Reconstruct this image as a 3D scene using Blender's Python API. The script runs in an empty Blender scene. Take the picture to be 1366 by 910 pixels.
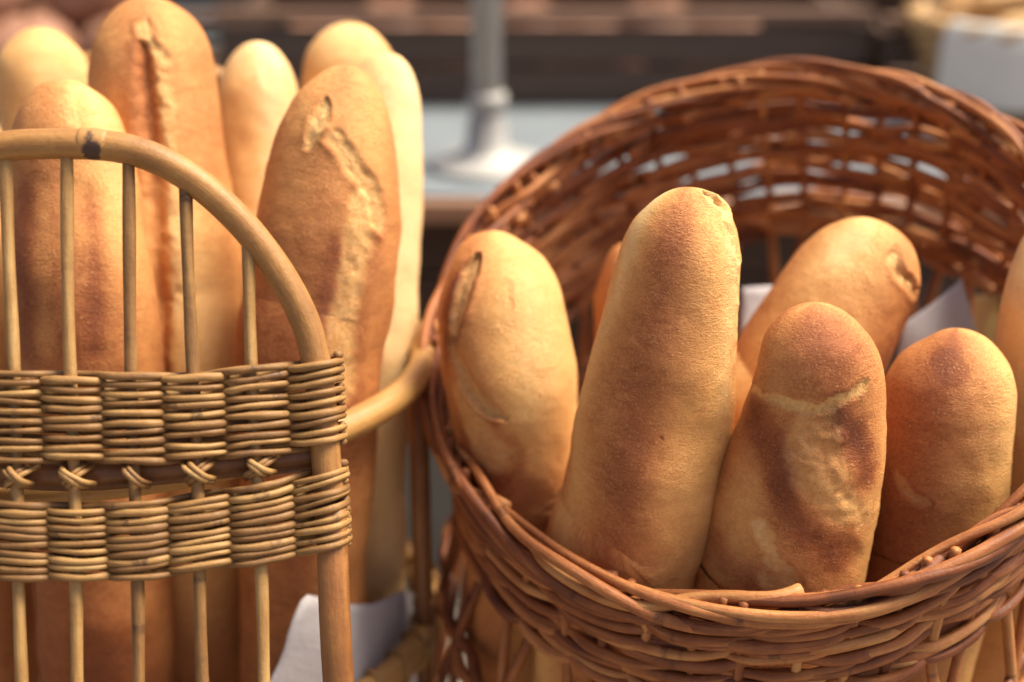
import bpy, math, random
import numpy as np

random.seed(7)
rng = np.random.default_rng(11)
scene = bpy.context.scene
COL = scene.collection

# ------------------------------------------------------------------ camera
PITCH = math.radians(22.0)
CAM_H = 0.853
W0, H0 = 1366.0, 910.0
LENS = 50.0
FPX = LENS / 36.0 * W0
sp_, cp_ = math.sin(PITCH), math.cos(PITCH)
R_ = np.array([1.0, 0, 0]); U_ = np.array([0, sp_, cp_]); F_ = np.array([0, cp_, -sp_])
C_ = np.array([0, 0, CAM_H])
cam_data = bpy.data.cameras.new('camera'); cam = bpy.data.objects.new('camera', cam_data)
COL.objects.link(cam)
cam.location = C_; cam.rotation_euler = (math.pi / 2 - PITCH, 0, 0)
cam_data.lens = LENS; cam_data.sensor_width = 36.0; cam_data.clip_start = 0.02; cam_data.clip_end = 200
cam_data.dof.use_dof = True
cam_data.dof.focus_distance = 0.718
cam_data.dof.aperture_fstop = 2.7
cam_data.dof.aperture_blades = 0
scene.camera = cam

# ------------------------------------------------------------------ light
SUN_EL, SUN_AZ = 61.0, 78.0          # azimuth measured from +Y (away from camera) towards +X (right)
world = bpy.data.worlds.new('World'); scene.world = world; world.use_nodes = True
wn = world.node_tree.nodes; wl = world.node_tree.links
wn.clear()
sky = wn.new('ShaderNodeTexSky'); sky.sky_type = 'NISHITA'; sky.sun_disc = False
sky.sun_elevation = math.radians(SUN_EL); sky.sun_rotation = math.radians(SUN_AZ)
sky.dust_density = 6.0; sky.air_density = 0.55; sky.ozone_density = 0.3
bg = wn.new('ShaderNodeBackground'); bg.inputs[1].default_value = 0.115
wo = wn.new('ShaderNodeOutputWorld')
wl.new(sky.outputs[0], bg.inputs[0]); wl.new(bg.outputs[0], wo.inputs[0])
sd = bpy.data.lights.new('sun', 'SUN'); sun = bpy.data.objects.new('sun', sd); COL.objects.link(sun)
sd.energy = 4.4; sd.angle = math.radians(26); sd.color = (1.0, 0.88, 0.68)
el, az = math.radians(SUN_EL), math.radians(SUN_AZ)
from mathutils import Vector
sdir = Vector((math.sin(az) * math.cos(el), math.cos(az) * math.cos(el), math.sin(el)))
sun.rotation_euler = sdir.to_track_quat('Z', 'Y').to_euler()
sun.location = (0.6, 0.5, 3)
scene.view_settings.view_transform = 'Standard'; scene.view_settings.look = 'None'
scene.view_settings.gamma = 1.0; scene.view_settings.exposure = 0.74
scene.view_settings.use_curve_mapping = False
scene.render.engine = 'CYCLES'
scene.cycles.use_denoising = True
scene.cycles.max_bounces = 8
scene.cycles.diffuse_bounces = 5

# ------------------------------------------------------------------ geometry helpers
def PX(x, y, d):
    """point seen at photo pixel (x, y), d metres in front of the lens plane"""
    return C_ + F_ * d + R_ * ((x - W0 / 2) / FPX * d) + U_ * (-(y - H0 / 2) / FPX * d)

def CAMV(v):
    return C_ + R_ * v[0] + U_ * v[1] + F_ * v[2]

def project(P):
    V = P - C_
    d = V @ F_
    return np.stack([W0 / 2 + FPX * (V @ R_) / d, H0 / 2 - FPX * (V @ U_) / d], -1), d

def hash3(i, j, k, seed):
    h = (i.astype(np.int64) * 374761393 + j.astype(np.int64) * 668265263 + k.astype(np.int64) * 2147483647 + seed * 1274126177) & 0xFFFFFFFF
    h = ((h ^ (h >> 13)) * 1274126177) & 0xFFFFFFFF
    h = ((h ^ (h >> 16)) * 2246822519) & 0xFFFFFFFF
    return ((h ^ (h >> 15)) & 0xFFFF) / 32767.5 - 1.0

def vnoise(P, scale, seed=0):
    Q = P * scale + 1000.0
    I = np.floor(Q).astype(np.int64); f = Q - I; f = f * f * (3 - 2 * f)
    out = 0
    for a in (0, 1):
        for b in (0, 1):
            for c in (0, 1):
                w = (f[:, 0] if a else 1 - f[:, 0]) * (f[:, 1] if b else 1 - f[:, 1]) * (f[:, 2] if c else 1 - f[:, 2])
                out = out + w * hash3(I[:, 0] + a, I[:, 1] + b, I[:, 2] + c, seed)
    return out

def fbm(P, scale, seed=0, octv=3):
    o = 0; a = 1.0
    for k in range(octv):
        o = o + a * vnoise(P, scale * 2 ** k, seed + k * 17); a *= 0.5
    return o

def sstep(a, b, x):
    t = np.clip((x - a) / (b - a), 0, 1)
    return t * t * (3 - 2 * t)

def make_mesh(name, V, Fq, smooth=True):
    """V (n,3), Fq list/array of quads or list of polys"""
    me = bpy.data.meshes.new(name)
    V = np.asarray(V, float)
    if isinstance(Fq, np.ndarray):
        n = Fq.shape[1]
        me.vertices.add(len(V)); me.vertices.foreach_set('co', V.astype(np.float32).ravel())
        me.loops.add(Fq.size); me.loops.foreach_set('vertex_index', Fq.astype(np.int32).ravel())
        me.polygons.add(len(Fq)); me.polygons.foreach_set('loop_start', np.arange(0, Fq.size, n, dtype=np.int32))
        me.polygons.foreach_set('loop_total', np.full(len(Fq), n, dtype=np.int32))
        me.update(calc_edges=True)
    else:
        me.from_pydata(V.tolist(), [], [list(map(int, f)) for f in Fq]); me.update()
    me.polygons.foreach_set('use_smooth', np.full(len(me.polygons), smooth))
    return me

def link(name, me, mat, parent=None, loc=None):
    o = bpy.data.objects.new(name, me)
    COL.objects.link(o)
    if mat is not None: me.materials.append(mat) if len(me.materials) == 0 else None
    if parent is not None: o.parent = parent
    if loc is not None: o.location = loc
    return o

def tag(o, label, cat, group=None):
    o['label'] = label; o['category'] = cat
    if group: o['group'] = group
    return o

def empty(name, loc, label, cat, group=None):
    o = bpy.data.objects.new(name, None); COL.objects.link(o); o.location = loc; o.empty_display_size = 0.05
    return tag(o, label, cat, group)

def struct(o):
    o['kind'] = 'structure'; return o

def tube_arrays(P, r, n=8, cap=True, closed=False, flat=1.0, flat_axis=None):
    P = np.asarray(P, float); m = len(P)
    r = np.broadcast_to(np.asarray(r, float), (m,))
    if closed:
        T = np.roll(P, -1, 0) - np.roll(P, 1, 0)
    else:
        T = np.gradient(P, axis=0)
    T /= np.linalg.norm(T, axis=1)[:, None] + 1e-12
    a = np.array([0, 0, 1.0]) if abs(T[0, 2]) < 0.9 else np.array([1.0, 0, 0])
    N = np.zeros_like(P); N[0] = a - T[0] * (a @ T[0]); N[0] /= np.linalg.norm(N[0])
    for i in range(1, m):
        v = N[i - 1] - T[i] * (N[i - 1] @ T[i]); N[i] = v / (np.linalg.norm(v) + 1e-12)
    if flat_axis is not None:
        N = flat_axis - T * (flat_axis * T).sum(1)[:, None]; N /= np.linalg.norm(N, axis=1)[:, None] + 1e-12
    B = np.cross(T, N)
    th = np.arange(n) / n * 2 * np.pi
    V = P[:, None] + r[:, None, None] * (np.cos(th)[None, :, None] * N[:, None] * flat + np.sin(th)[None, :, None] * B[:, None])
    V = V.reshape(-1, 3)
    i = np.arange(m if closed else m - 1)[:, None]; j = np.arange(n)[None]
    i2 = (i + 1) % m; j2 = (j + 1) % n
    Q = np.stack([i * n + j, i * n + j2, i2 * n + j2, i2 * n + j], -1).reshape(-1, 4)
    if cap and not closed:
        c0, c1 = len(V), len(V) + 1
        V = np.vstack([V, P[0] - T[0] * r[0] * 0.35, P[-1] + T[-1] * r[-1] * 0.35])
        jj = np.arange(n); j2 = (jj + 1) % n
        k = (m - 1) * n
        tri0 = np.stack([np.full(n, c0), j2, jj, jj], -1); tri1 = np.stack([np.full(n, c1), k + jj, k + j2, k + j2], -1)
        faces = [list(q) for q in Q.tolist()] + [[c0, int(b), int(a_)] for a_, b in zip(jj, j2)] + [[c1, int(k + a_), int(k + b)] for a_, b in zip(jj, j2)]
        return V, faces
    return V, Q

def tube(name, P, r, mat, parent=None, n=8, origin=None, **kw):
    V, Q = tube_arrays(P, r, n, **kw)
    if origin is not None: V = V - np.asarray(origin)
    return link(name, make_mesh(name, V, Q), mat, parent)

def box_arrays(lo, hi, bev=0.0):
    lo = np.asarray(lo, float); hi = np.asarray(hi, float)
    import bmesh
    bm = bmesh.new(); bmesh.ops.create_cube(bm, size=1.0)
    for v in bm.verts:
        v.co = Vector(((lo + hi) / 2 + np.array(v.co) * (hi - lo)).tolist())
    if bev > 0:
        bmesh.ops.bevel(bm, geom=list(bm.edges), offset=bev, segments=2, affect='EDGES', profile=0.6)
    return bm

def box(name, lo, hi, mat, parent=None, bev=0.0, origin=None):
    bm = box_arrays(lo, hi, bev)
    if origin is not None:
        for v in bm.verts: v.co -= Vector(tuple(origin))
    me = bpy.data.meshes.new(name); bm.to_mesh(me); bm.free()
    return link(name, me, mat, parent)

def catmull(P, n):
    P = np.asarray(P, float)
    d = np.r_[0, np.cumsum(np.linalg.norm(np.diff(P[:, :3], axis=0), axis=1))]
    Q = np.vstack([2 * P[0] - P[1], P, 2 * P[-1] - P[-2]])
    t = np.linspace(0, d[-1], n)
    k = np.clip(np.searchsorted(d, t, side='right') - 1, 0, len(P) - 2)
    u = ((t - d[k]) / (d[k + 1] - d[k]))[:, None]
    p0, p1, p2, p3 = Q[k], Q[k + 1], Q[k + 2], Q[k + 3]
    return 0.5 * (2 * p1 + (-p0 + p2) * u + (2 * p0 - 5 * p1 + 4 * p2 - p3) * u ** 2 + (-p0 + 3 * p1 - 3 * p2 + p3) * u ** 3)

# ------------------------------------------------------------------ materials
class NT:
    def __init__(s, name):
        s.m = bpy.data.materials.new(name); s.m.use_nodes = True
        s.t = s.m.node_tree; s.n = s.t.nodes; s.l = s.t.links
        s.n.clear()
        s.out = s.n.new('ShaderNodeOutputMaterial'); s.b = s.n.new('ShaderNodeBsdfPrincipled')
        s.l.new(s.b.outputs[0], s.out.inputs[0])
    def node(s, kind, **kw):
        n = s.n.new(kind)
        for k, v in kw.items():
            if k == 'inp':
                for i, val in v.items():
                    if hasattr(val, 'links') or isinstance(val, bpy.types.NodeSocket): s.l.new(val, n.inputs[i])
                    else: n.inputs[i].default_value = val
            else: setattr(n, k, v)
        return n
    def math(s, op, a, b=None, c=None, clamp=False):
        inp = {0: a}
        if b is not None: inp[1] = b
        if c is not None: inp[2] = c
        return s.node('ShaderNodeMath', operation=op, use_clamp=clamp, inp=inp).outputs[0]
    def noise(s, vec, scale, detail=3, rough=0.55, dist=0.0):
        return s.node('ShaderNodeTexNoise', inp={'Vector': vec, 'Scale': scale, 'Detail': detail, 'Roughness': rough, 'Distortion': dist}).outputs[0]
    def ramp(s, fac, stops, interp='LINEAR'):
        r = s.node('ShaderNodeValToRGB', inp={0: fac}); cr = r.color_ramp; cr.interpolation = interp
        while len(cr.elements) < len(stops): cr.elements.new(0.5)
        for e, (p, c) in zip(cr.elements, stops):
            e.position = p; e.color = (*c, 1) if len(c) == 3 else c
        return r.outputs[0]
    def mix(s, fac, a, b, blend='MIX'):
        n = s.n.new('ShaderNodeMix'); n.data_type = 'RGBA'; n.blend_type = blend
        for i, v in ((0, fac), (6, a), (7, b)):
            if isinstance(v, bpy.types.NodeSocket): s.l.new(v, n.inputs[i])
            else: n.inputs[i].default_value = (*v, 1) if isinstance(v, tuple) and len(v) == 3 else v
        return n.outputs[2]
    def mapr(s, v, a, b, c, d):
        return s.node('ShaderNodeMapRange', inp={0: v, 1: a, 2: b, 3: c, 4: d}).outputs[0]
    def bump(s, h, strength, dist, normal=None):
        inp = {'Height': h, 'Strength': strength, 'Distance': dist}
        if normal is not None: inp['Normal'] = normal
        return s.node('ShaderNodeBump', inp=inp).outputs[0]
    def attr(s, name):
        return s.node('ShaderNodeAttribute', attribute_name=name)
    def objvec(s, scale=(1, 1, 1), rnd=True):
        tc = s.n.new('ShaderNodeTexCoord'); v = tc.outputs['Object']
        mp = s.node('ShaderNodeMapping', inp={'Vector': v}); mp.inputs['Scale'].default_value = scale
        if not rnd: return mp.outputs[0]
        oi = s.n.new('ShaderNodeObjectInfo')
        k = s.node('ShaderNodeVectorMath', operation='ADD', inp={0: mp.outputs[0]})
        m = s.node('ShaderNodeMath', operation='MULTIPLY', inp={0: oi.outputs['Random'], 1: 37.0})
        s.l.new(m.outputs[0], k.inputs[1]); return k.outputs[0]
    def rand(s):
        return s.n.new('ShaderNodeObjectInfo').outputs['Random']
    def set(s, **kw):
        for k, v in kw.items():
            i = s.b.inputs[k.replace('_', ' ')]
            if isinstance(v, bpy.types.NodeSocket): s.l.new(v, i)
            else: i.default_value = (*v, 1) if isinstance(v, tuple) and len(v) == 3 and len(i.default_value) == 4 else v
        return s.m

def crust_material(name, pale, gold, tan, brown, dark):
    t = NT(name)
    cv = t.attr('crust').outputs['Vector']
    toast = t.attr('toast').outputs['Fac']; score = t.attr('score').outputs['Fac']
    # grain is stretched slightly round the loaf, as rolled dough is
    mp = t.node('ShaderNodeMapping', inp={'Vector': cv}); mp.inputs['Scale'].default_value = (1, 1, 1.6)
    n1 = t.noise(mp.outputs[0], 28, 4, 0.6, 0.4)
    n2 = t.noise(mp.outputs[0], 130, 5, 0.68, 0.6)
    n3 = t.noise(mp.outputs[0], 640, 4, 0.75)
    # thin wrinkles of stretched skin, running round the loaf
    mw = t.node('ShaderNodeMapping', inp={'Vector': cv}); mw.inputs['Scale'].default_value = (0.55, 0.55, 2.2)
    wr = t.noise(mw.outputs[0], 150, 4, 0.6, 1.2)
    wr = t.math('POWER', t.math('SUBTRACT', 1.0, t.math('ABSOLUTE', t.math('MULTIPLY', t.math('SUBTRACT', wr, 0.5), 5.0)), clamp=True), 3.0)
    wr = t.math('MULTIPLY', wr, t.mapr(n1, 0.42, 0.62, 0.0, 1.0))
    v = t.math('ADD', toast, t.math('MULTIPLY', t.math('SUBTRACT', n1, 0.5), 0.38))
    v = t.math('ADD', v, t.math('MULTIPLY', t.math('SUBTRACT', n2, 0.5), 0.30))
    v = t.math('ADD', v, t.math('MULTIPLY', t.math('SUBTRACT', n3, 0.5), 0.55))
    v = t.math('SUBTRACT', v, t.math('MULTIPLY', wr, 0.12))
    col = t.ramp(v, [(0.0, pale), (0.28, gold), (0.5, tan), (0.74, brown), (1.0, dark)])
    # torn crumb inside the scores
    n4 = t.noise(cv, 330, 5, 0.75)
    crumb = t.ramp(n4, [(0.25, tan), (0.42, gold), (0.62, pale)])
    col = t.mix(t.math('MULTIPLY', score, 0.95, clamp=True), col, crumb)
    # tiny pale blisters and flour flecks
    vo = t.node('ShaderNodeTexVoronoi', inp={'Vector': cv, 'Scale': 460.0, 'Randomness': 1.0})
    fle = t.math('MULTIPLY', t.mapr(vo.outputs['Distance'], 0.0, 0.36, 1.0, 0.0), t.mapr(n2, 0.46, 0.62, 0.0, 1.0))
    col = t.mix(t.math('MULTIPLY', fle, 0.42), col, pale)
    h = t.math('ADD', t.math('MULTIPLY', n2, 0.5), t.math('MULTIPLY', n3, 0.75))
    h = t.math('ADD', h, t.math('MULTIPLY', fle, 0.35))
    h = t.math('ADD', h, t.math('MULTIPLY', wr, 0.2))
    h = t.math('ADD', h, t.math('MULTIPLY', t.math('MULTIPLY', n4, score), 2.4))
    nb = t.bump(h, 0.8, 0.0013)
    rough = t.mapr(n2, 0.3, 0.7, 0.52, 0.74)
    return t.set(Base_Color=col, Roughness=rough, Specular_IOR_Level=0.38, Normal=nb)

M = {}
M['crust'] = crust_material('crust', (0.84, 0.57, 0.25), (0.72, 0.375, 0.122), (0.56, 0.230, 0.070), (0.33, 0.098, 0.027), (0.17, 0.042, 0.013))
M['crust_pale'] = crust_material('crust_pale', (0.86, 0.63, 0.33), (0.79, 0.455, 0.165), (0.63, 0.29, 0.09), (0.42, 0.145, 0.04), (0.25, 0.075, 0.02))

def rod_material(name, cols, rough=0.42, scale=1.0, var=0.36, spot=0.68, node_dark=(0.05, 0.02, 0.012)):
    t = NT(name)
    v = t.attr('rodc').outputs['Vector']     # (around*radius, , along)
    r = t.rand()
    off = t.node('ShaderNodeVectorMath', operation='ADD', inp={0: v})
    mm = t.node('ShaderNodeMath', operation='MULTIPLY', inp={0: r, 1: 53.0}); t.l.new(mm.outputs[0], off.inputs[1])
    mp = t.node('ShaderNodeMapping', inp={'Vector': off.outputs[0]}); mp.inputs['Scale'].default_value = (1, 1, 0.10)
    mp2 = t.node('ShaderNodeMapping', inp={'Vector': off.outputs[0]}); mp2.inputs['Scale'].default_value = (0.2, 0.2, 1)
    n1 = t.noise(mp.outputs[0], 260 * scale, 4, 0.6)
    n2 = t.noise(mp2.outputs[0], 34 * scale, 3, 0.6)
    n3 = t.noise(off.outputs[0], 500 * scale, 3, 0.7)
    f = t.math('ADD', t.math('MULTIPLY', n1, 0.55), t.math('MULTIPLY', n2, 0.45))
    f = t.math('ADD', f, t.math('MULTIPLY', t.math('SUBTRACT', r, 0.5), var))
    f = t.math('ADD', f, t.math('MULTIPLY', t.math('SUBTRACT', n3, 0.5), 0.16))
    col = t.ramp(f, [(0.22, cols[0]), (0.42, cols[1]), (0.58, cols[2]), (0.80, cols[3])])
    spots = t.math('MULTIPLY', t.mapr(t.noise(mp2.outputs[0], 62 * scale, 2, 0.5), spot, spot + 0.05, 0, 1), t.mapr(n3, 0.4, 0.6, 0.2, 1))
    col = t.mix(t.math('MULTIPLY', spots, 0.75), col, node_dark)
    nb = t.bump(t.math('ADD', n1, t.math('MULTIPLY', n3, 0.5)), 0.7, 0.0009)
    return t.set(Base_Color=col, Roughness=t.mapr(n3, 0.3, 0.7, rough - 0.08, rough + 0.12), Specular_IOR_Level=0.45, Normal=nb)

M['willow'] = rod_material('willow', [(0.09, 0.023, 0.008), (0.225, 0.066, 0.019), (0.385, 0.140, 0.040), (0.56, 0.285, 0.10)], rough=0.57, spot=0.65)
M['rattan'] = rod_material('rattan', [(0.14, 0.062, 0.020), (0.23, 0.115, 0.036), (0.34, 0.185, 0.060), (0.48, 0.30, 0.115)], rough=0.55, var=0.26, spot=0.625)
M['cane'] = rod_material('cane', [(0.20, 0.085, 0.024), (0.34, 0.165, 0.048), (0.45, 0.245, 0.076), (0.56, 0.345, 0.13)], rough=0.52, spot=0.64, scale=0.7)
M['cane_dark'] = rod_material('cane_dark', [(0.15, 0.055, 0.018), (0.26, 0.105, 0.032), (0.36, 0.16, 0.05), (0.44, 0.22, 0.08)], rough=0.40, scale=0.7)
M['wicker_tan'] = rod_material('wicker_tan', [(0.26, 0.13, 0.05), (0.42, 0.24, 0.10), (0.55, 0.34, 0.15), (0.66, 0.45, 0.22)])

def plain(name, col, var=0.25, scale=30, rough=0.6, bump=0.3, bd=0.002, stretch=(1, 1, 1), spec=0.4):
    t = NT(name); v = t.objvec(stretch)
    n = t.noise(v, scale, 5, 0.6, 0.3); n2 = t.noise(v, scale * 7, 3, 0.6)
    lo = tuple(c * (1 - var) for c in col); hi = tuple(min(1, c * (1 + var)) for c in col)
    f = t.math('ADD', t.math('MULTIPLY', n, 0.7), t.math('MULTIPLY', n2, 0.3))
    c = t.ramp(f, [(0.3, lo), (0.7, hi)])
    return t.set(Base_Color=c, Roughness=rough, Specular_IOR_Level=spec, Normal=t.bump(f, bump, bd))

M['knot'] = plain('knot', (0.055, 0.026, 0.018), 0.4, 220, 0.55)
M['paper'] = plain('paper', (0.47, 0.44, 0.455), 0.05, 40, 0.75, 0.35, 0.004)
M['paper_yellow'] = plain('paper_yellow', (0.78, 0.60, 0.25), 0.08, 40, 0.75)
M['cloth'] = plain('cloth', (0.72, 0.68, 0.60), 0.06, 60, 0.85, 0.4, 0.003)
M['shelf_top'] = plain('shelf_top', (0.20, 0.23, 0.255), 0.12, 14, 0.35, 0.1)
M['edge_wood'] = plain('edge_wood', (0.32, 0.18, 0.11), 0.3, 20, 0.5, 0.3, 0.002, (0.15, 1, 1))
M['dark_wood'] = plain('dark_wood', (0.045, 0.026, 0.019), 0.4, 18, 0.55, 0.4, 0.003, (0.12, 1, 1))
M['crate_wood'] = plain('crate_wood', (0.085, 0.052, 0.036), 0.4, 18, 0.6, 0.4, 0.003, (0.12, 1, 1))  # shade of an unbuilt awning put into the dark base colour
M['crate_lip'] = plain('crate_lip', (0.15, 0.085, 0.055), 0.3, 18, 0.5, 0.4, 0.003, (0.12, 1, 1))  # paler than the planks: caught light put into the rail colour
M['plinth'] = plain('plinth', (0.135, 0.135, 0.12), 0.12, 16, 0.8, 0.4, 0.004)
M['metal'] = plain('metal', (0.38, 0.375, 0.36), 0.08, 30, 0.62, 0.1)
M['metal'].node_tree.nodes['Principled BSDF'].inputs['Metallic'].default_value = 0.35
M['loaf'] = plain('loaf', (0.33, 0.165, 0.105), 0.45, 22, 0.6, 0.5, 0.003)
M['stick'] = plain('stick', (0.60, 0.38, 0.17), 0.3, 40, 0.6, 0.5, 0.002)

def ground_material():
    t = NT('ground'); v = t.objvec((1, 1, 1), False)
    n = t.noise(v, 6, 6, 0.65); n2 = t.noise(v, 160, 4, 0.6)
    f = t.math('ADD', t.math('MULTIPLY', n, 0.5), t.math('MULTIPLY', n2, 0.5))
    c = t.ramp(f, [(0.3, (0.13, 0.11, 0.09)), (0.55, (0.24, 0.21, 0.17)), (0.75, (0.34, 0.29, 0.23))])
    return t.set(Base_Color=c, Roughness=0.85, Normal=t.bump(f, 0.6, 0.004))
M['ground'] = ground_material()

# ------------------------------------------------------------------ rods
def rod(name, P, r, mat, parent=None, n=8, origin=None, flat=1.0, flat_axis=None):
    """a willow/cane rod: tube with its own along/around coordinates for the grain"""
    P = np.asarray(P, float)
    V, Q = tube_arrays(P, r, n, True, False, flat, flat_axis)
    m = len(P)
    s = np.r_[0, np.cumsum(np.linalg.norm(np.diff(P, axis=0), axis=1))]
    th = np.arange(n) / n * 2 * np.pi
    rm = float(np.mean(r))
    A = np.stack([np.broadcast_to(np.cos(th)[None] * rm, (m, n)), np.broadcast_to(np.sin(th)[None] * rm, (m, n)), np.broadcast_to(s[:, None], (m, n))], -1).reshape(-1, 3)
    A = np.vstack([A, [[0, 0, 0.0]], [[0, 0, s[-1]]]])
    if origin is not None: V = V - np.asarray(origin)
    me = make_mesh(name, V, Q)
    a = me.attributes.new('rodc', 'FLOAT_VECTOR', 'POINT'); a.data.foreach_set('vector', A.astype(np.float32).ravel())
    return link(name, me, mat, parent)

# ------------------------------------------------------------------ baguettes
def polydist(V, L):
    """distance to a 3-D polyline, and the nearest point's segment direction and delta"""
    best = np.full(len(V), 1e9); dirv = np.zeros_like(V); delta = np.zeros_like(V); tt = np.zeros(len(V))
    if len(L) == 1:
        d = V - L[0]; return np.linalg.norm(d, axis=1), dirv, d, tt
    for k in range(len(L) - 1):
        a, b = L[k], L[k + 1]; ab = b - a; l2 = ab @ ab
        t = np.clip(((V - a) @ ab) / l2, 0, 1)
        q = V - (a + t[:, None] * ab); d = np.linalg.norm(q, axis=1)
        m = d < best
        best[m] = d[m]; dirv[m] = ab / math.sqrt(l2); delta[m] = q[m]; tt[m] = (k + t[m]) / (len(L) - 1)
    return best, dirv, delta, tt

_kn = NT('knot_wood')
_kv = _kn.attr('rodc').outputs['Vector']; _kz = _kn.node('ShaderNodeSeparateXYZ', inp={0: _kv}).outputs[2]
_kx = _kn.node('ShaderNodeSeparateXYZ', inp={0: _kv}).outputs[0]
_kd = _kn.math('SQRT', _kn.math('ADD', _kn.math('POWER', _kn.math('SUBTRACT', _kz, 0.0072), 2.0), _kn.math('POWER', _kn.math('MULTIPLY', _kn.math('ADD', _kx, 0.0015), 0.75), 2.0)))
_kd = _kn.math('ADD', _kd, _kn.math('MULTIPLY', _kn.math('SUBTRACT', _kn.noise(_kv, 160, 4, 0.65), 0.5), 0.009))
_kc = _kn.mix(_kn.mapr(_kd, 0.0042, 0.0060, 0.0, 1.0), (0.055, 0.026, 0.018), (0.39, 0.20, 0.06))
M['knot_wood'] = _kn.set(Base_Color=_kc, Roughness=0.6)

def baguette(label, group, ctrl, base, cap=0.055, marks=(), toast0=0.42, mat='crust', seed=0, ns=240, nt=128, lump=1.3, tip_pow=2.1, streaks=()):
    """ctrl: (px, py, depth, half width px) down the visible loaf from its tip; base: world point where it stands"""
    ww_ = [c[3] for c in ctrl]; ww_[0] = ww_[1] = max(ww_[1], 0.93 * ww_[2])
    ctrl = [(c[0], c[1], c[2], w) for c, w in zip(ctrl, ww_)]
    pts = [np.r_[PX(c[0], c[1], c[2]), c[3] / FPX * c[2]] for c in ctrl]
    last = pts[-1]
    pts.append(np.r_[np.asarray(base, float), last[3] * 0.92])
    pts = np.array(pts)
    fine = catmull(pts, 600)
    arc = np.r_[0, np.cumsum(np.linalg.norm(np.diff(fine[:, :3], axis=0), axis=1))]
    L = arc[-1]
    u = np.linspace(0, 1, ns); s = L * (0.55 * u + 0.45 * u ** 2.2)
    s[:14] = np.minimum(s[:14], s[14] * (np.arange(14) / 14.0) ** 1.6)
    A = np.stack([np.interp(s, arc, fine[:, k]) for k in range(3)], 1)
    R = np.interp(s, arc, fine[:, 3])
    x = np.clip(s / cap, 0, 1); capf = np.clip(1 - (1 - x) ** tip_pow, 0, 1) ** (1 / 2.0)
    xe = np.clip((L - s) / (cap * 0.9), 0, 1); capf2 = np.clip(1 - (1 - xe) ** 2.2, 0, 1) ** 0.5
    R = R * capf * capf2 + 1e-5
    T = np.gradient(A, axis=0); T /= np.linalg.norm(T, axis=1)[:, None]
    N = -F_ - T * (T @ -F_)[:, None]; N /= np.linalg.norm(N, axis=1)[:, None]
    B = np.cross(T, N)
    th = np.arange(nt) / nt * 2 * np.pi
    nrm = np.cos(th)[None, :, None] * N[:, None] + np.sin(th)[None, :, None] * B[:, None]
    V = (A[:, None] + R[:, None, None] * nrm).reshape(-1, 3)
    rad = nrm.reshape(-1, 3)
    Rv = np.repeat(R, nt); sv = np.repeat(s, nt); thv = np.tile(th, ns)
    crust = np.stack([np.cos(thv) * Rv, np.sin(thv) * Rv, sv], 1) + seed * 0.37
    damp = sstep(0, 0.02, sv) * 0.8 + 0.2
    lum = (fbm(crust, 14, seed, 2) * 0.0028 + fbm(crust, 44, seed + 5, 2) * 0.0006 + fbm(crust, 150, seed + 9, 2) * 0.00016) * lump
    V = V + rad * (lum * damp)[:, None]
    owner = np.zeros(len(V), int); score = np.zeros(len(V)); toast = np.full(len(V), toast0)
    # the flanks where loaves touched in the oven stay pale; the open top browns along the loaf
    toast += -0.05
    toast += 0.27 * fbm(crust * np.array([1, 1, 0.35]), 13, seed + 30, 3)
    for (off, wid, amt) in streaks:          # long browned or pale stripe: angle (deg, + is photo right), half width deg, amount
        w = fbm(crust, 14, seed + 41, 2) * 12
        # angle around the loaf from the side that faces the viewer
        ang = -np.degrees((thv + np.pi) % (2 * np.pi) - np.pi)
        toast += amt * np.exp(-((ang + w - off) / wid) ** 2)
    toast += 0.10 * sstep(0.12, 0.30, sv)  # darker down the loaf: shade low in the basket put into colour
    face = (rad * (C_ - V)).sum(1) > 0
    uv, dep = project(V)
    fi = np.where(face)[0]
    for mk in marks:
        Lp = []
        for (px, py) in mk['at']:
            k = fi[np.argmin(((uv[fi] - (px, py)) ** 2).sum(1))]; Lp.append(V[k].copy())
        Lp = np.array(Lp)
        if len(Lp) > 2: Lp = catmull(Lp, 24)
        w = mk['w'] / FPX * ctrl[0][2]
        d, dv, dl, tt = polydist(V, Lp)
        wav = mk.get('rag', 0.35)
        d = d + w * wav * (0.55 * fbm(crust, 0.5 / w, seed + 60, 2) + 0.6 * fbm(crust, 230, seed + 63, 3) * min(1.0, 0.006 / w))
        taper = (np.clip(np.sin(np.pi * np.clip(tt, 0.02, 0.98)), 0, 1) ** 0.5) if (mk.get('taper') and len(Lp) > 1) else 1.0
        ww = w * (0.25 + 0.75 * taper) if mk.get('taper') else w
        inside = np.exp(-(np.maximum(d, 0) / ww) ** 2 * 1.2) if mk.get('soft') else 1 - sstep(0.45, 1.05, d / ww)
        side = np.sign((np.cross(dv, rad) * dl).sum(1)) if len(Lp) > 1 else np.ones(len(V))
        rim = np.exp(-((d / ww - 1.15) / 0.42) ** 2) * (0.55 + 0.6 * fbm(crust, 60, seed + 66, 2))
        dep_ = mk.get('depth', 0.0); ear = mk.get('ear', 0.0); es = mk.get('ear_side', 0)
        prof = inside * (1 - 0.35 * np.clip(1 - d / ww, 0, 1))
        disp = -dep_ * prof + 0.5 * mk.get('rough', 0.0) * inside * fbm(crust, 210, seed + 70, 3)
        erim = rim * (1.0 if es == 0 else (0.5 + 0.5 * side * es))
        disp = disp + ear * erim
        V = V + rad * disp[:, None]
        mi_ = marks.index(mk); sc_ = inside * mk.get('score', 0.0); owner[sc_ > score] = mi_; score = np.maximum(score, sc_)
        toast = toast + inside * mk.get('toast', 0.0) + rim * mk.get('rimtoast', 0.0) * (1.0 if es == 0 else (0.5 + 0.5 * side * es))
    toast = np.clip(toast, 0, 1.05)
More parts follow.
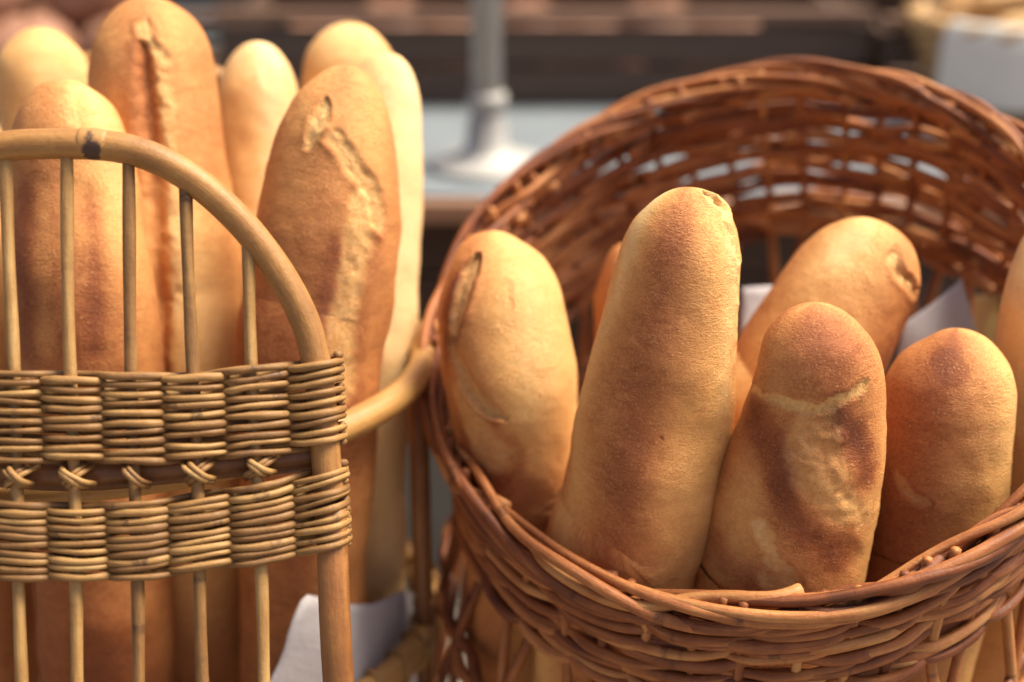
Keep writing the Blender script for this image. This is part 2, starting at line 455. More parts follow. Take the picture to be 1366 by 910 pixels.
    i = np.arange(ns - 1)[:, None]; j = np.arange(nt)[None]; j2 = (j + 1) % nt
    Q = np.stack([i * nt + j, (i + 1) * nt + j, (i + 1) * nt + j2, i * nt + j2], -1).reshape(-1, 4)
    org = np.asarray(base, float)
    V = V - org
    # smooth normals of the whole loaf, kept on both pieces
    e1 = V[Q[:, 2]] - V[Q[:, 0]]; e2 = V[Q[:, 3]] - V[Q[:, 1]]
    fn = np.cross(e1, e2); vn = np.zeros_like(V)
    for c in range(4): np.add.at(vn, Q[:, c], fn)
    flip = np.sign((vn * rad).sum())
    if flip < 0: Q = Q[:, ::-1]; vn = -vn
    vn /= np.linalg.norm(vn, axis=1)[:, None] + 1e-12
    fs = score[Q].mean(1) > 0.45
    root = None
    fo = owner[Q[:, 0]]
    for m_ in range(len(marks)):
        if (fs & (fo == m_)).sum() < 12: fs = fs & (fo != m_)
    for nm, sel in [('baguette', ~fs)] + [('score_mark', fs & (fo == m_)) for m_ in range(len(marks))]:
        if sel.sum() < 12: continue
        q = Q[sel]; used, inv = np.unique(q.ravel(), return_inverse=True); q2 = inv.reshape(-1, 4)
        me = make_mesh(nm, V[used], q2)
        for an, arr in (('score', score), ('toast', toast)):
            a = me.attributes.new(an, 'FLOAT', 'POINT'); a.data.foreach_set('value', arr[used].astype(np.float32))
        a = me.attributes.new('crust', 'FLOAT_VECTOR', 'POINT'); a.data.foreach_set('vector', crust[used].astype(np.float32).ravel())
        me.normals_split_custom_set_from_vertices(vn[used].tolist())
        o = link(nm, me, M[mat], root)
        if root is None:
            root = o; o.location = org; tag(o, label, 'bread', group)
        else:
            o['label'] = 'torn pale score in the crust'
    return root

# ================================================================== SETTING
g = make_mesh('ground', [(-60, -60, 0), (60, -60, 0), (60, 60, 0), (-60, 60, 0)], [[0, 1, 2, 3]])
struct(link('ground', g, M['ground']))

# --- stall behind the baskets
SY, SZ = 1.36, 0.459
stall = empty('market_stall', (0.2, SY + 0.6, 0), 'low market stall with pale blue top and wood edge behind the baskets', 'stall')
so = (0.2, SY + 0.6, 0)
box('stall_top', (-2.2, SY + 0.004, SZ - 0.022), (2.6, SY + 1.25, SZ), M['shelf_top'], stall, 0.002, so)
box('edge_board', (-2.2, SY - 0.016, SZ - 0.024), (2.6, SY + 0.002, SZ - 0.003), M['edge_wood'], stall, 0.003, so)
for k in range(4):
    z0 = 0.185 + k * 0.0625
    box('plank', (-2.2, SY + 0.012 + 0.002 * (k % 2), z0), (2.6, SY + 0.034, z0 + 0.060), M['dark_wood'], stall, 0.003, so)
box('plinth', (-2.2, SY + 0.004, 0.0), (2.6, SY + 0.06, 0.182), M['plinth'], stall, 0.004, so)
box('back_board', (-2.2, SY + 1.20, SZ), (2.6, SY + 1.245, SZ + 0.75), M['dark_wood'], stall, 0.003, so)

# --- pole with flange on the stall
pd = 1.53
pb = PX(650, 222, 1.53); t_ = (CAM_H - (SZ)) ; 
dirp = PX(650, 222, 1.0) - C_; pole_base = C_ + dirp * ((CAM_H - SZ) / -dirp[2])
pole = empty('support_pole', pole_base, 'grey metal pole on a conical foot on the stall top', 'pole')
def lathe(name, prof, mat, parent=None, n=40, origin=(0, 0, 0)):
    prof = np.asarray(prof, float); th = np.arange(n) / n * 2 * np.pi
    V = np.stack([prof[:, None, 0] * np.cos(th) + origin[0], prof[:, None, 0] * np.sin(th) + origin[1], np.broadcast_to(prof[:, None, 1], (len(prof), n)) + origin[2]], -1).reshape(-1, 3)
    i = np.arange(len(prof) - 1)[:, None]; j = np.arange(n)[None]; j2 = (j + 1) % n
    Q = np.stack([i * n + j, i * n + j2, (i + 1) * n + j2, (i + 1) * n + j], -1).reshape(-1, 4)
    return link(name, make_mesh(name, V, Q), mat, parent)
lathe('tube', [(0.0001, 0.01), (0.0155, 0.01), (0.0155, 1.2), (0.0001, 1.2)], M['metal'], pole)
lathe('foot', [(0.0001, 0.001), (0.064, 0.001), (0.064, 0.005), (0.058, 0.008), (0.034, 0.012), (0.0225, 0.022), (0.020, 0.050), (0.0156, 0.061)], M['metal'], pole)
lathe('collar', [(0.0156, 0.062), (0.0205, 0.063), (0.0205, 0.078), (0.0156, 0.080)], M['metal'], pole)

def at_y(px, py, y):
    d = PX(px, py, 1.0) - C_; return C_ + d * (y / d[1])
def at_z(px, py, z):
    d = PX(px, py, 1.0) - C_; return C_ + d * ((CAM_H - z) / -d[2])

# --- dark crates on the stall top behind the pole
def crate(x0, x1, y0, y1, h, label, group='crates on the stall'):
    o3 = ((x0 + x1) / 2, (y0 + y1) / 2, SZ)
    c = empty('wooden_crate', o3, label, 'crate', group)
    t = 0.014
    nb = 2; bh = (h - 0.006) / nb
    for k in range(nb):
        z = SZ + 0.003 + k * bh
        box('plank', (x0, y0, z), (x1, y0 + t, z + bh - 0.006), M['crate_wood'], c, 0.002, o3)
        box('plank', (x0, y1 - t, z), (x1, y1, z + bh - 0.006), M['crate_wood'], c, 0.002, o3)
        box('plank', (x0, y0 + t + .001, z), (x0 + t, y1 - t - .001, z + bh - 0.006), M['crate_wood'], c, 0.002, o3)
        box('plank', (x1 - t, y0 + t + .001, z), (x1, y1 - t - .001, z + bh - 0.006), M['crate_wood'], c, 0.002, o3)
    zt = SZ + h - 0.003
    box('top_rail', (x0 - .004, y0 - .006, zt), (x1 + .004, y0 + 0.024, zt + 0.016), M['crate_lip'], c, 0.003, o3)
    box('top_rail', (x0 - .004, y1 - .024, zt), (x1 + .004, y1 + 0.006, zt + 0.016), M['crate_lip'], c, 0.003, o3)
    box('floor_board', (x0 + t, y0 + t, SZ + 0.002), (x1 - t, y1 - t, SZ + 0.012), M['crate_wood'], c, 0, o3)
    return c
crate(-0.36, 0.44, 1.76, 2.10, 0.105, 'long dark brown crate standing behind the metal pole')
crate(0.455, 0.86, 1.74, 2.06, 0.100, 'short dark crate beside the cloth-lined tan basket')
crate(-1.0, -0.375, 1.72, 2.10, 0.048, 'dark crate of brown loaves behind the upright baguettes')

def loaf(loc, rx, ry, rz, rot, label, group, seed, nm='round_loaf'):
    n, m = 28, 18
    th = np.arange(n) / n * 2 * np.pi; ph = np.linspace(-math.pi / 2, math.pi / 2, m)
    P = np.stack([np.cos(ph)[:, None] * np.cos(th), np.cos(ph)[:, None] * np.sin(th), np.broadcast_to(np.sin(ph)[:, None], (m, n))], -1).reshape(-1, 3)
    P = P * (1 + 0.10 * fbm(P, 1.7, seed, 3))[:, None] * np.array([rx, ry, rz])
    P[:, 2] = np.maximum(P[:, 2], -rz * 0.75) + rz * 0.75
    # slash across the top
    P[:, 2] -= 0.10 * rz * np.exp(-(P[:, 1] / (0.12 * ry)) ** 2) * (P[:, 2] > rz)
    i = np.arange(m - 1)[:, None]; j = np.arange(n)[None]; j2 = (j + 1) % n
    Q = np.stack([i * n + j, i * n + j2, (i + 1) * n + j2, (i + 1) * n + j], -1).reshape(-1, 4)
    o = link(nm, make_mesh(nm, P, Q), M['loaf']); o.location = loc; o.rotation_euler = (0, 0, rot)
    return tag(o, label, 'loaf', group)
kk = 0
zf = SZ + 0.0122
for (lx, ly, lz) in [(-0.90, 1.83, 0), (-0.76, 1.81, 0), (-0.62, 1.83, 0), (-0.48, 1.83, 0), (-0.90, 1.99, 0), (-0.76, 1.99, 0), (-0.62, 1.99, 0),
                     (-0.83, 1.88, .075), (-0.69, 1.87, .075), (-0.76, 1.97, .075), (-0.55, 1.90, .075), (-0.76, 1.91, .145), (-0.64, 1.92, .145)]:
    kk += 1
    loaf((lx, ly, zf + lz), 0.072, 0.066, 0.052, rng.uniform(0, 3), 'brown round loaf heaped in the dark crate behind the upright baguettes', 'round loaves in the crate', kk)
for (lx, ly) in [(-0.25, 1.86), (-0.08, 1.88), (0.10, 1.86), (0.28, 1.88), (-0.17, 2.0), (0.02, 2.0), (0.2, 2.0)]:
    kk += 1
    loaf((lx, ly, zf), 0.075, 0.062, 0.045, rng.uniform(0, 3), 'dark brown loaf lying inside the long crate behind the pole', 'loaves in the long crate', kk)

# ================================================================== RIGHT WILLOW BASKET
cT = np.array([0.1445, 0.0313, 0.8403]); rT = 0.198
nB = np.array([-0.23309442, 0.63924104, -0.73282869]); hB = 0.1448; rM = 0.186
aB = np.cross([0, 1.0, 0], nB); aB /= np.linalg.norm(aB); bB = np.cross(nB, aB)
cM = cT - nB * hB + np.array([-0.0065, 0, 0])
def ringT(ph):
    ph = np.asarray(ph)[..., None]
    return CAMV3(cT + rT * (np.cos(ph) * aB + np.sin(ph) * bB)) - np.array([0, 0, 1.0]) * (0.004 + 0.011 * (0.5 - 0.5 * np.sin(ph)))
def ringM(ph):
    ph = np.asarray(ph)[..., None]
    deep = CAMV3(cM + rM * (np.cos(ph) * aB + np.sin(ph) * bB))           # back: tall woven wall
    shal = CAMV3(cT + (rT - 0.010) * (np.cos(ph) * aB + np.sin(ph) * bB)) - np.array([0, 0, 0.082])   # front: low wall
    w = 0.5 - 0.5 * np.sin(ph)
    w = w * w * (3 - 2 * w)
    return deep * (1 - w) + shal * w
def CAMV3(v):
    return C_ + v[..., 0:1] * R_ + v[..., 1:2] * U_ + v[..., 2:3] * F_
axisW = R_ * nB[0] + U_ * nB[1] + F_ * nB[2]
cMw = CAMV3(cM[None])[0]; cTw = CAMV3(cT[None])[0]
_mr = ringM(np.linspace(0, 2 * math.pi, 73)[:-1]); cMw = _mr.mean(0)
botC = np.array([0.122, 0.812, 0.012]); botR = 0.192
awx = R_ * aB[0] + U_ * aB[1] + F_ * aB[2]; bwx = R_ * bB[0] + U_ * bB[1] + F_ * bB[2]
def ringB(ph, R=botR, z=0.012):
    ph = np.asarray(ph)
    dx = np.cos(ph)[..., None] * awx + np.sin(ph)[..., None] * bwx
    ang = np.arctan2(dx[..., 1], dx[..., 0])
    return np.stack([botC[0] + R * np.cos(ang), botC[1] + R * np.sin(ang), np.full_like(ang, z)], -1)
def Sband(ph, v):
    v = np.asarray(v)[..., None]
    # the wall bellies out a little between rim and waist
    base = ringT(ph) * (1 - v) + ringM(ph) * v
    return base
def Nband(ph):
    d = 1e-3
    t = Sband(ph + d, np.zeros_like(ph) + .5) - Sband(ph - d, np.zeros_like(ph) + .5)
    w = ringM(ph) - ringT(ph)
    n = np.cross(t, w); n /= np.linalg.norm(n, axis=-1)[..., None]
    out = Sband(ph, np.zeros_like(ph) + .5) - (cTw + cMw) / 2
    return n * np.sign((n * out).sum(-1))[..., None]
wb = empty('wicker_basket', (botC[0], botC[1], 0), 'round reddish brown willow basket with flared rim, leaning, full of baguettes', 'basket')
OB = (botC[0], botC[1], 0)
NST = 46
dph = 2 * math.pi / NST
for k in range(NST):
    ph = k * dph + rng.uniform(-.012, .012)
    v = np.linspace(-0.03, 1.0, 16)
    up = Sband(np.full_like(v, ph), v)
    tw = (0.20 if k % 2 else -0.20)
    lo = []
    for q in np.linspace(0.06, 1.0, 14):
        p2 = ph + tw * math.sin(min(1, q * 1.6) * math.pi / 2)
        a = ringM(np.array([p2]))[0]; b = ringB(np.array([p2]))[0]
        e = q
        lo.append(a * (1 - e) + b * e + (a - cMw) * 0.10 * math.sin(q * math.pi))
    P = np.vstack([up, lo])
    rod('stake', P, np.linspace(0.0028, 0.0034, len(P)), M['willow'], wb, 7, OB)

def wall_h(ph):
    return np.linalg.norm(ringM(ph) - ringT(ph), axis=-1)
def wale(phase, ph0, span, r0, r1, amp, over, under, vj, v, slant=0.0):
    n = max(24, int(span / dph * 6))
    ph = np.linspace(ph0, ph0 + span, n)
    per = over + under
    k = (ph / dph + phase) % per
    # outside while passing 'over' stakes, inside while passing 'under'
    c = np.cos((k - over / 2) / per * 2 * math.pi)
    bias = (over - under) / per
    ampn = amp * np.interp(np.linspace(0, 1, n), np.linspace(0, 1, 10), rng.uniform(.8, 1.25, 10))
    off = np.tanh((c + bias * 0.7) * 1.8) * ampn
    nk = max(4, int(span / dph / 2.0))
    low = np.interp(np.linspace(0, 1, n), np.linspace(0, 1, nk), rng.normal(0, 1, nk))
    low = np.convolve(np.pad(low, 8, mode='edge'), np.ones(17) / 17, 'valid') * vj
    tri = (k / per - 0.5)
    zoff = low + slant * np.sin(k / per * 2 * math.pi)
    e = np.minimum(np.arange(n), np.arange(n)[::-1]) / 6.0
    off = np.where(e < 1, off * e - amp * 1.3 * (1 - e), off)
    P = Sband(ph, v + zoff / wall_h(ph)) + Nband(ph) * off[:, None]
    rr = np.linspace(r0, r1, n) * (1 + 0.06 * np.interp(np.linspace(0, 1, n), np.linspace(0, 1, 20), rng.normal(0, 1, 20)))
    return rod('weaver', P, rr, M['willow'], wb, 8, OB)

NR = 20
for row in range(NR):
    # every other row is a short row that only fills the tall back of the wall
    short = row % 2 == 1 and row not in (5, 9, 15)
    nseg = 3 if short else 5
    start = rng.uniform(-.45, -.15) if short else rng.uniform(0, 2 * math.pi)
    full = math.pi + 0.6 if short else 2 * math.pi
    for s_ in range(nseg):
        wale(row * 2.0 + rng.uniform(-.4, .4), start + s_ * full / nseg, full / nseg + dph * rng.uniform(1.5, 6.5 if not short else 3.0), rng.uniform(.0033, .0040), rng.uniform(.0024, .0030),
             rng.uniform(.0028, .0048), *((2, 2) if row % 3 else (3, 1)), 0.0024, 0.07 + 0.93 * (row + .5) / NR, 0.0008)
# loose upper wale under the border
for row in range(2):
    for s_ in range(7):
        ph0 = s_ * 2 * math.pi / 7 + row * 0.4 + rng.uniform(-.15, .15)
        wale(row * 2, ph0, 2 * math.pi / 7 + dph * rng.uniform(1, 6), rng.uniform(.0034, .0042), .0025, 0.0062, 4, 1, 0.0030, 0.05 + row * 0.06, 0.0026)
# lower edge wale
for row in range(2):
    for s_ in range(5):
        ph0 = s_ * 2 * math.pi / 5 + row * 0.5
        wale(row * 1.5, ph0, 2 * math.pi / 5 + dph * 2.5, .0040, .0030, 0.0058, 2, 1, 0.0020, 0.965 + row * 0.03, 0.0026)
# border: long slanting rods that climb the wall, lie along the rim and tuck in
for k in range(24):
    ph0 = k * 2 * math.pi / 24 + rng.uniform(-.10, .10)
    span = dph * rng.uniform(8, 13); n = 64
    u = np.linspace(0, 1, n); ph = ph0 + span * u
    top = rng.uniform(-.0065, .001)
    kx = [0, .06, .25, .45, .62, .80, .94, 1]
    zz = np.interp(u, kx, [.017, .014, .008, top, top - .001, top + rng.uniform(-.001, .004), .008, .012])
    off = np.interp(u, kx, [-.004, .003, .0078, .0070, rng.uniform(-.002, .005), -.006, -.0075, -.006])
    ker = np.ones(9) / 9
    zz = np.convolve(np.pad(zz, 4, mode='edge'), ker, 'valid') + 0.0012 * np.sin(u * rng.uniform(9, 16) + k)
    off = np.convolve(np.pad(off, 4, mode='edge'), ker, 'valid') + 0.0010 * np.sin(u * rng.uniform(9, 16) + 2 * k)
    P = Sband(ph, zz / wall_h(ph)) + Nband(ph) * off[:, None]
    rod('border_rod', P, np.linspace(rng.uniform(.0033, .0041), .0024, n), M['willow'], wb, 9, OB)
# cut stake tips standing proud between the border rods
for k in range(0, NST, 2):
    ph = np.full(4, (k + 0.4) * dph + rng.uniform(-.02, .02)); z = np.linspace(.02, rng.uniform(-.004, .003), 4)
    rod('stake_tip', Sband(ph, z / wall_h(ph)) - Nband(ph) * 0.003, 0.0027, M['willow'], wb, 7, OB)
# open waist: two twined rods round the crossing stakes, and a woven foot
def lowring(q, amp, phs, r0, seed, z=None, mulp=1.0):
    n = 200; ph = np.linspace(0, 2 * math.pi * 1.02, n) + seed
    a = ringM(ph); b = ringB(ph)
    k = (ph / dph * 1.0 + phs)
    P = a * (1 - q) + b * q + (a - cMw) * 0.10 * math.sin(q * math.pi)
    ctr = cMw * (1 - q) + botC * q
    outw = P - ctr; outw /= np.linalg.norm(outw, axis=1)[:, None]
    P = P + outw * (amp * np.cos(k * math.pi))[:, None] + np.array([0, 0, 1.0]) * (0.004 * np.sin(ph * 3 + seed))[:, None]
    rod('weaver', P, r0 * (1 + .1 * np.sin(ph * 2.3 + seed)), M['willow'], wb, 7, OB)
for q, ph_ in ((0.135, 0), (0.155, 1)):
    lowring(q, 0.003, ph_, 0.0034, q * 9)
for k in range(8):
    lowring(0.80 + k * 0.026, 0.0055, k % 2, 0.0038, k * 0.7)
lathe('base', [(0.0001, 0.006), (0.176, 0.006), (0.176, 0.020), (0.0001, 0.020)], M['cane_dark'], wb, 48)

# ================================================================== LEFT RATTAN BASKET
PD = 0.685                                    # depth of the front panel
pcx = 78.0
def panel(px, py, off=0.0):
    """point on the gently bowed front panel; off > 0 is towards the viewer"""
    X = (px - pcx) / FPX * PD
    bow = 0.022 * (X / 0.137) ** 2
    p = PX(px, py, PD)
    return p + np.array([0, 1.0, 0]) * bow + (-F_) * off
LF = 0.262                                    # slatted floor
LZ = 0.33                                     # basket floor height
RZ = 0.512
rcx, rcy, rax, ray = -0.278, 0.812, 0.223, 0.172
ratt = empty('rattan_basket', (rcx, rcy, 0), 'tan rattan basket with arched spindle front and two woven bands, holding baguettes', 'basket')
OL = (rcx, rcy, 0)
arch_px = [(78, 192), (150, 196), (205, 213), (262, 249), (318, 305), (362, 366), (393, 425), (410, 475), (421, 540), (429, 640), (436, 740), (443, 910)]
ar = [panel(*p) for p in arch_px]
al = [panel(2 * pcx - p[0] + (p[1] - 192) * 0.03, p[1]) for p in arch_px[1:]]
def legdown(p):                               # below the panel the leg runs down to the ground
    return [p + np.array([0.004, -0.015, -0.12]), np.array([p[0] + 0.008, p[1] - 0.02, 0.004])]
path = list(reversed(al + legdown(al[-1]))) + ar + legdown(ar[-1])
# visible arch of pale cane, darker legs below the weave
AP = catmull(np.array(path), 260)
zc = panel(425, 700)[2]
rod('arch', AP[AP[:, 2] > zc], 0.0074, M['cane'], ratt, 14, OL)
for side in (AP[:130], AP[130:]):
    lg = side[side[:, 2] <= zc + 0.003]
    rod('leg', lg, 0.0078, M['cane_dark'], ratt, 12, OL)
kp = catmull(np.array([panel(106, 191), panel(124, 192.5), panel(143, 194.5)]), 8)
rod('knot', kp, 0.0079 * np.array([.93, .95, .97, .985, .985, .97, .95, .93]), M['knot_wood'], ratt, 16, OL)

ARCH2 = np.array(arch_px, float)
def arch_y(px):
    x = px if px >= pcx else 2 * pcx - px
    return float(np.interp(x, ARCH2[:8, 0], ARCH2[:8, 1]))
stakes_x = [(8, 30), (88, 104), (169, 184), (246, 268), (326, 347)]
allst = []
for (xt, xb) in stakes_x: allst.append((xt, xb))
for (xt, xb) in [(-72, -52), (-152, -132), (-228, -205)]: allst.append((xt, xb))
for (xt, xb) in allst:
    y0 = arch_y(xt) + 8
    ys = np.linspace(y0, 990, 40)
    xs = xt + (xb - xt) * (ys - y0) / (910 - y0) + 1.5 * np.sin(ys / 90 + xt)
    P = np.array([panel(x, y) for x, y in zip(xs, ys)])
    rod('spindle', P, 0.00315 * (1 + 0.06 * np.sin(ys / 37 + xt)), M['rattan'], ratt, 9, OL)
    for ty in (y0 + 11,):
        p = panel(float(np.interp(ty, ys, xs)), ty)
        rod('nail', np.array([p + -F_ * 0.0005 + U_ * 0.0012, p + -F_ * 0.0040 + U_ * 0.002]), 0.0009, M['knot'], ratt, 7, OL)
# woven bands
cols = sorted([(xt + xb) / 2 for xt, xb in allst])
def stake_x(k, y):
    return cols[k]
ctrs = [-260.0] + cols + [424.0]
def weaver_row(yc_fn, phase, amp, r):
    xs = np.arange(-276, 441, 5.0)
    ctr = np.array(ctrs)
    idx = np.interp(xs, ctr, np.arange(len(ctr)))
    idx = idx + np.where(xs > ctr[-1], (xs - ctr[-1]) / 80.0, 0) - np.where(xs < ctr[0], (ctr[0] - xs) / 80.0, 0)
    c = np.cos((idx + phase) * math.pi)
    off = np.tanh(c * 1.7) * amp
    leg = np.exp(-((xs - 428) / 26) ** 2)
    off = off + np.sign(off) * leg * 0.004
    ys = np.array([yc_fn(x) for x in xs])
    ys = ys + np.interp(np.linspace(0, 1, len(xs)), np.linspace(0, 1, 14), rng.normal(0, 1.5, 14)) + np.where(c > 0, 0.0, 0.0)
    tilt = xs * 0.022 * (ys - 490) / 420
    sh = (ys - 545) / 420 * 18
    P = [panel(x + s_, y, o) for x, y, o, s_ in zip(xs, ys, off, sh)]
    # wrap round the leg at the right end and the left end
    endx = xs[-1] + sh[-1]
    for q in np.linspace(0.25, 1, 5):
        a = q * math.pi * 0.9
        P.append(panel(endx + 9 * math.sin(a), ys[-1] - 1.0, off[-1] * math.cos(a) - 0.012 * (1 - math.cos(a)) / 2))
    P = np.array(P)
    r = r * rng.uniform(0.80, 1.12)
    rr = r * (1 + 0.11 * np.interp(np.linspace(0, 1, len(P)), np.linspace(0, 1, 26), rng.normal(0, 1, 26)))
    return rod('weaver', P, rr, M['rattan'], ratt, 7, OL)
def top_edge(x):                              # photo: band tops sag in the middle and lift at the right end
    return np.interp(x, [-290, 0, 130, 250, 330, 400, 456], [500, 499, 501, 504, 504, 503, 496])
def bot_edge(x):
    return np.interp(x, [-290, 0, 130, 250, 330, 400, 456], [612, 613, 615, 617, 616, 618, 614])
def top2(x):
    return np.interp(x, [-290, 0, 100, 190, 280, 360, 456], [660, 672, 676, 674, 668, 662, 642])
def bot2(x):
    return np.interp(x, [-290, 0, 100, 190, 280, 360, 456], [760, 768, 774, 772, 764, 762, 760])
for (te, be, nrow) in ((top_edge, bot_edge, 19), (top2, bot2, 19)):
    for i in range(nrow):
        fr = i / (nrow - 1)
        weaver_row(lambda x, fr=fr, te=te, be=be: te(x) * (1 - fr) + be(x) * fr, i % 2, 0.0054, 0.00182)
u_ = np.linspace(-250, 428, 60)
rod('hoop_shade_bar', np.array([panel(x, 634 + 0.00006 * (x - 78) ** 2 * -1.0 + 2 * math.sin(x / 60), -0.0125) for x in u_]), 0.0080 * (1 + .05 * np.sin(u_ / 50)), M['cane_dark'], ratt, 10, OL)  # added dark bar standing in for the hoop's shaded front
# crossed ties in the gap between the bands
for k, c in enumerate(cols):
    c = c + 5
    for sgn in (1, -1):
        if k == 5 and sgn < 0: continue
        w = 17 + rng.uniform(-3, 3); h = 13 + rng.uniform(-2, 3)
        u = np.linspace(-1, 1, 9)
        for st in range(2):
            o_ = (st - 0.5) * 7 + rng.uniform(-1.5, 1.5); w2 = w + rng.uniform(-4, 5)
            P = [panel(c + sgn * w2 * a + o_ * 0.6, 636 + h * a - sgn * o_ * 0.5, 0.0052 - 0.010 * a ** 4 + (0.0022 if sgn > 0 else 0)) for a in u]
            rod('tie', np.array(P), rng.uniform(.0011, .0016), M['rattan'], ratt, 6, OL)
# hoops and floor
th = np.linspace(0, 2 * math.pi, 161)
def hoop(name, z, r, mat, sx=1.0, sy=1.0):
    P = np.stack([rcx + rax * sx * np.cos(th), rcy + ray * sy * np.sin(th), np.full_like(th, z)], 1)
    return rod(name, P, r, mat, ratt, 12, OL)
hoop('hoop', RZ, 0.0085, M['cane'])
hoop('hoop', LZ, 0.0095, M['cane'])
hoop('hoop', LF - 0.008, 0.0085, M['cane_dark'], 0.985, 0.985)
# winding of split cane over the lower hoop
wt = np.linspace(0, 2 * math.pi, 1500)
wp = np.stack([rcx + (rax + 0.0105 * np.cos(wt * 46)) * np.cos(wt), rcy + (ray + 0.0105 * np.cos(wt * 46)) * np.sin(wt), LZ + 0.0105 * np.sin(wt * 46)], 1)
rod('hoop_winding', wp, 0.0018, M['rattan'], ratt, 5, OL)
for k in range(13):
    x = rcx - rax * 0.92 + k * (2 * rax * 0.92) / 12
    hw = ray * math.sqrt(max(0.02, 1 - ((x - rcx) / rax) ** 2)) * 0.97
    box('floor_slat', (x - 0.012, rcy - hw, LF - 0.010), (x + 0.012, rcy + hw, LF - 0.004), M['cane_dark'], ratt, 0.0015, OL)
# uprights between the hoops, back and sides, and the back arch
for a in np.radians([-8, 30, 62, 90, 118, 150, 188]):
    x, y = rcx + rax * math.cos(a), rcy + ray * math.sin(a)
    rod('upright', np.array([[x, y, 0.003], [x, y, 0.15], [x, y, LZ], [x, y, RZ]]), 0.0062, M['cane_dark'], ratt, 9, OL)
bx = np.linspace(-1, 1, 60)
bp = np.stack([rcx + 0.015 + 0.14 * bx, np.full(60, rcy + ray - 0.015), RZ + (0.155) * np.sqrt(np.clip(1 - np.abs(bx) ** 2.4, 0, 1))], 1)
rod('back_arch', bp, 0.0074, M['cane'], ratt, 12, OL)

# ================================================================== BREAD
GR, GL = 'baguettes in the willow basket', 'baguettes in the rattan basket'
def rb(dx, dy): return (botC[0] + dx, botC[1] + dy, 0.024)
# --- right basket
baguette('pale baguette with a torn ear, leaning on the rim beside the rattan basket', GR,
    [(655, 308, .835, 60), (657, 345, .835, 66), (668, 420, .835, 84), (682, 520, .84, 89), (694, 640, .855, 87), (703, 740, .88, 84)], (0.012, .785, .024), cap=0.052, seed=1, mat='crust', ns=300, nt=170, toast0=0.33,
    streaks=[(20, 30, -.10), (-25, 22, .12)],
    marks=[dict(at=[(606, 380), (596, 430), (594, 480)], w=16, toast=.35, soft=True),
           dict(at=[(636, 345), (618, 392), (606, 455)], w=15, depth=.0045, ear=.0022, rough=.0008, score=.65, toast=-.05, rimtoast=.20, taper=True, rag=.2),
           dict(at=[(598, 452), (618, 500), (648, 545), (676, 560)], w=12, depth=.0034, ear=.0026, ear_side=1, rough=.001, score=.65, rimtoast=.25, taper=True, rag=.25),
           dict(at=[(640, 640), (700, 670)], w=60, toast=.30, soft=True),
           dict(at=[(616, 530), (640, 585), (660, 610)], w=26, depth=.0008, rough=.0012, score=.45, rimtoast=.22),
           dict(at=[(676, 378), (678, 410)], w=5, depth=.0012, rough=.001, score=.6, rimtoast=.2)])
baguette('longest smooth baguette with a small torn peak at its tip, leaning on the front rim', GR,
    [(918, 250, .745, 70), (917, 290, .745, 75), (908, 360, .749, 86), (890, 460, .762, 99), (868, 580, .779, 107), (847, 690, .797, 108), (824, 800, .818, 106)], (0.042, .708, .024), cap=0.044, seed=2, ns=300, nt=160, toast0=0.32, tip_pow=2.3,
    streaks=[(-12, 26, .27), (58, 20, -.26), (-68, 18, -.26)],
    marks=[dict(at=[(962, 268), (970, 300), (985, 345)], w=11, depth=.0014, ear=.0012, rough=.0014, score=.7, rimtoast=.06),
           dict(at=[(948, 262), (966, 278)], w=12, depth=.0042, ear=.0016, rough=.003, score=.8, toast=-.2, rag=.3),
           dict(at=[(975, 320), (990, 400), (985, 470)], w=20, depth=.0003, rough=.0013, score=.22, toast=-.1),
           dict(at=[(884, 300), (880, 335)], w=30, toast=.12, soft=True),
           dict(at=[(885, 583)], w=3.2, depth=.0006, toast=.75)])
baguette('baguette mostly hidden behind the longest smooth one', GR,
    [(832, 324, .895, 30), (833, 345, .895, 36), (836, 420, .90, 48), (838, 520, .91, 54), (838, 640, .93, 55)], (0.085, .86, .024), cap=0.05, seed=3, ns=110, nt=56, toast0=0.5)
baguette('stubby baguette leaning back sideways with a chipped crust at its rounded end', GR,
    [(1182, 300, .835, 60), (1166, 330, .835, 70), (1137, 385, .84, 86), (1098, 450, .845, 92), (1052, 530, .855, 94), (1000, 640, .88, 92)], (0.10, .80, .024), cap=0.044, seed=4, toast0=0.56, tip_pow=2.6,
    streaks=[(40, 26, .16), (-50, 24, -.14)],
    marks=[dict(at=[(1212, 430), (1205, 480), (1180, 505)], w=42, toast=.36, soft=True, rag=.5),
           dict(at=[(1125, 325), (1160, 318)], w=40, toast=-.22, soft=True, rag=.5),  # pale patch on top: highlight put into the crust colour
           dict(at=[(1192, 342), (1206, 372), (1222, 392)], w=11, depth=.0036, ear=.0012, rough=.004, score=.7, rimtoast=.1, rag=.5),
           dict(at=[(1226, 392), (1222, 425), (1216, 455)], w=12, depth=.0045, rough=.005, score=.4, toast=.2, rimtoast=.2, rag=.6)])
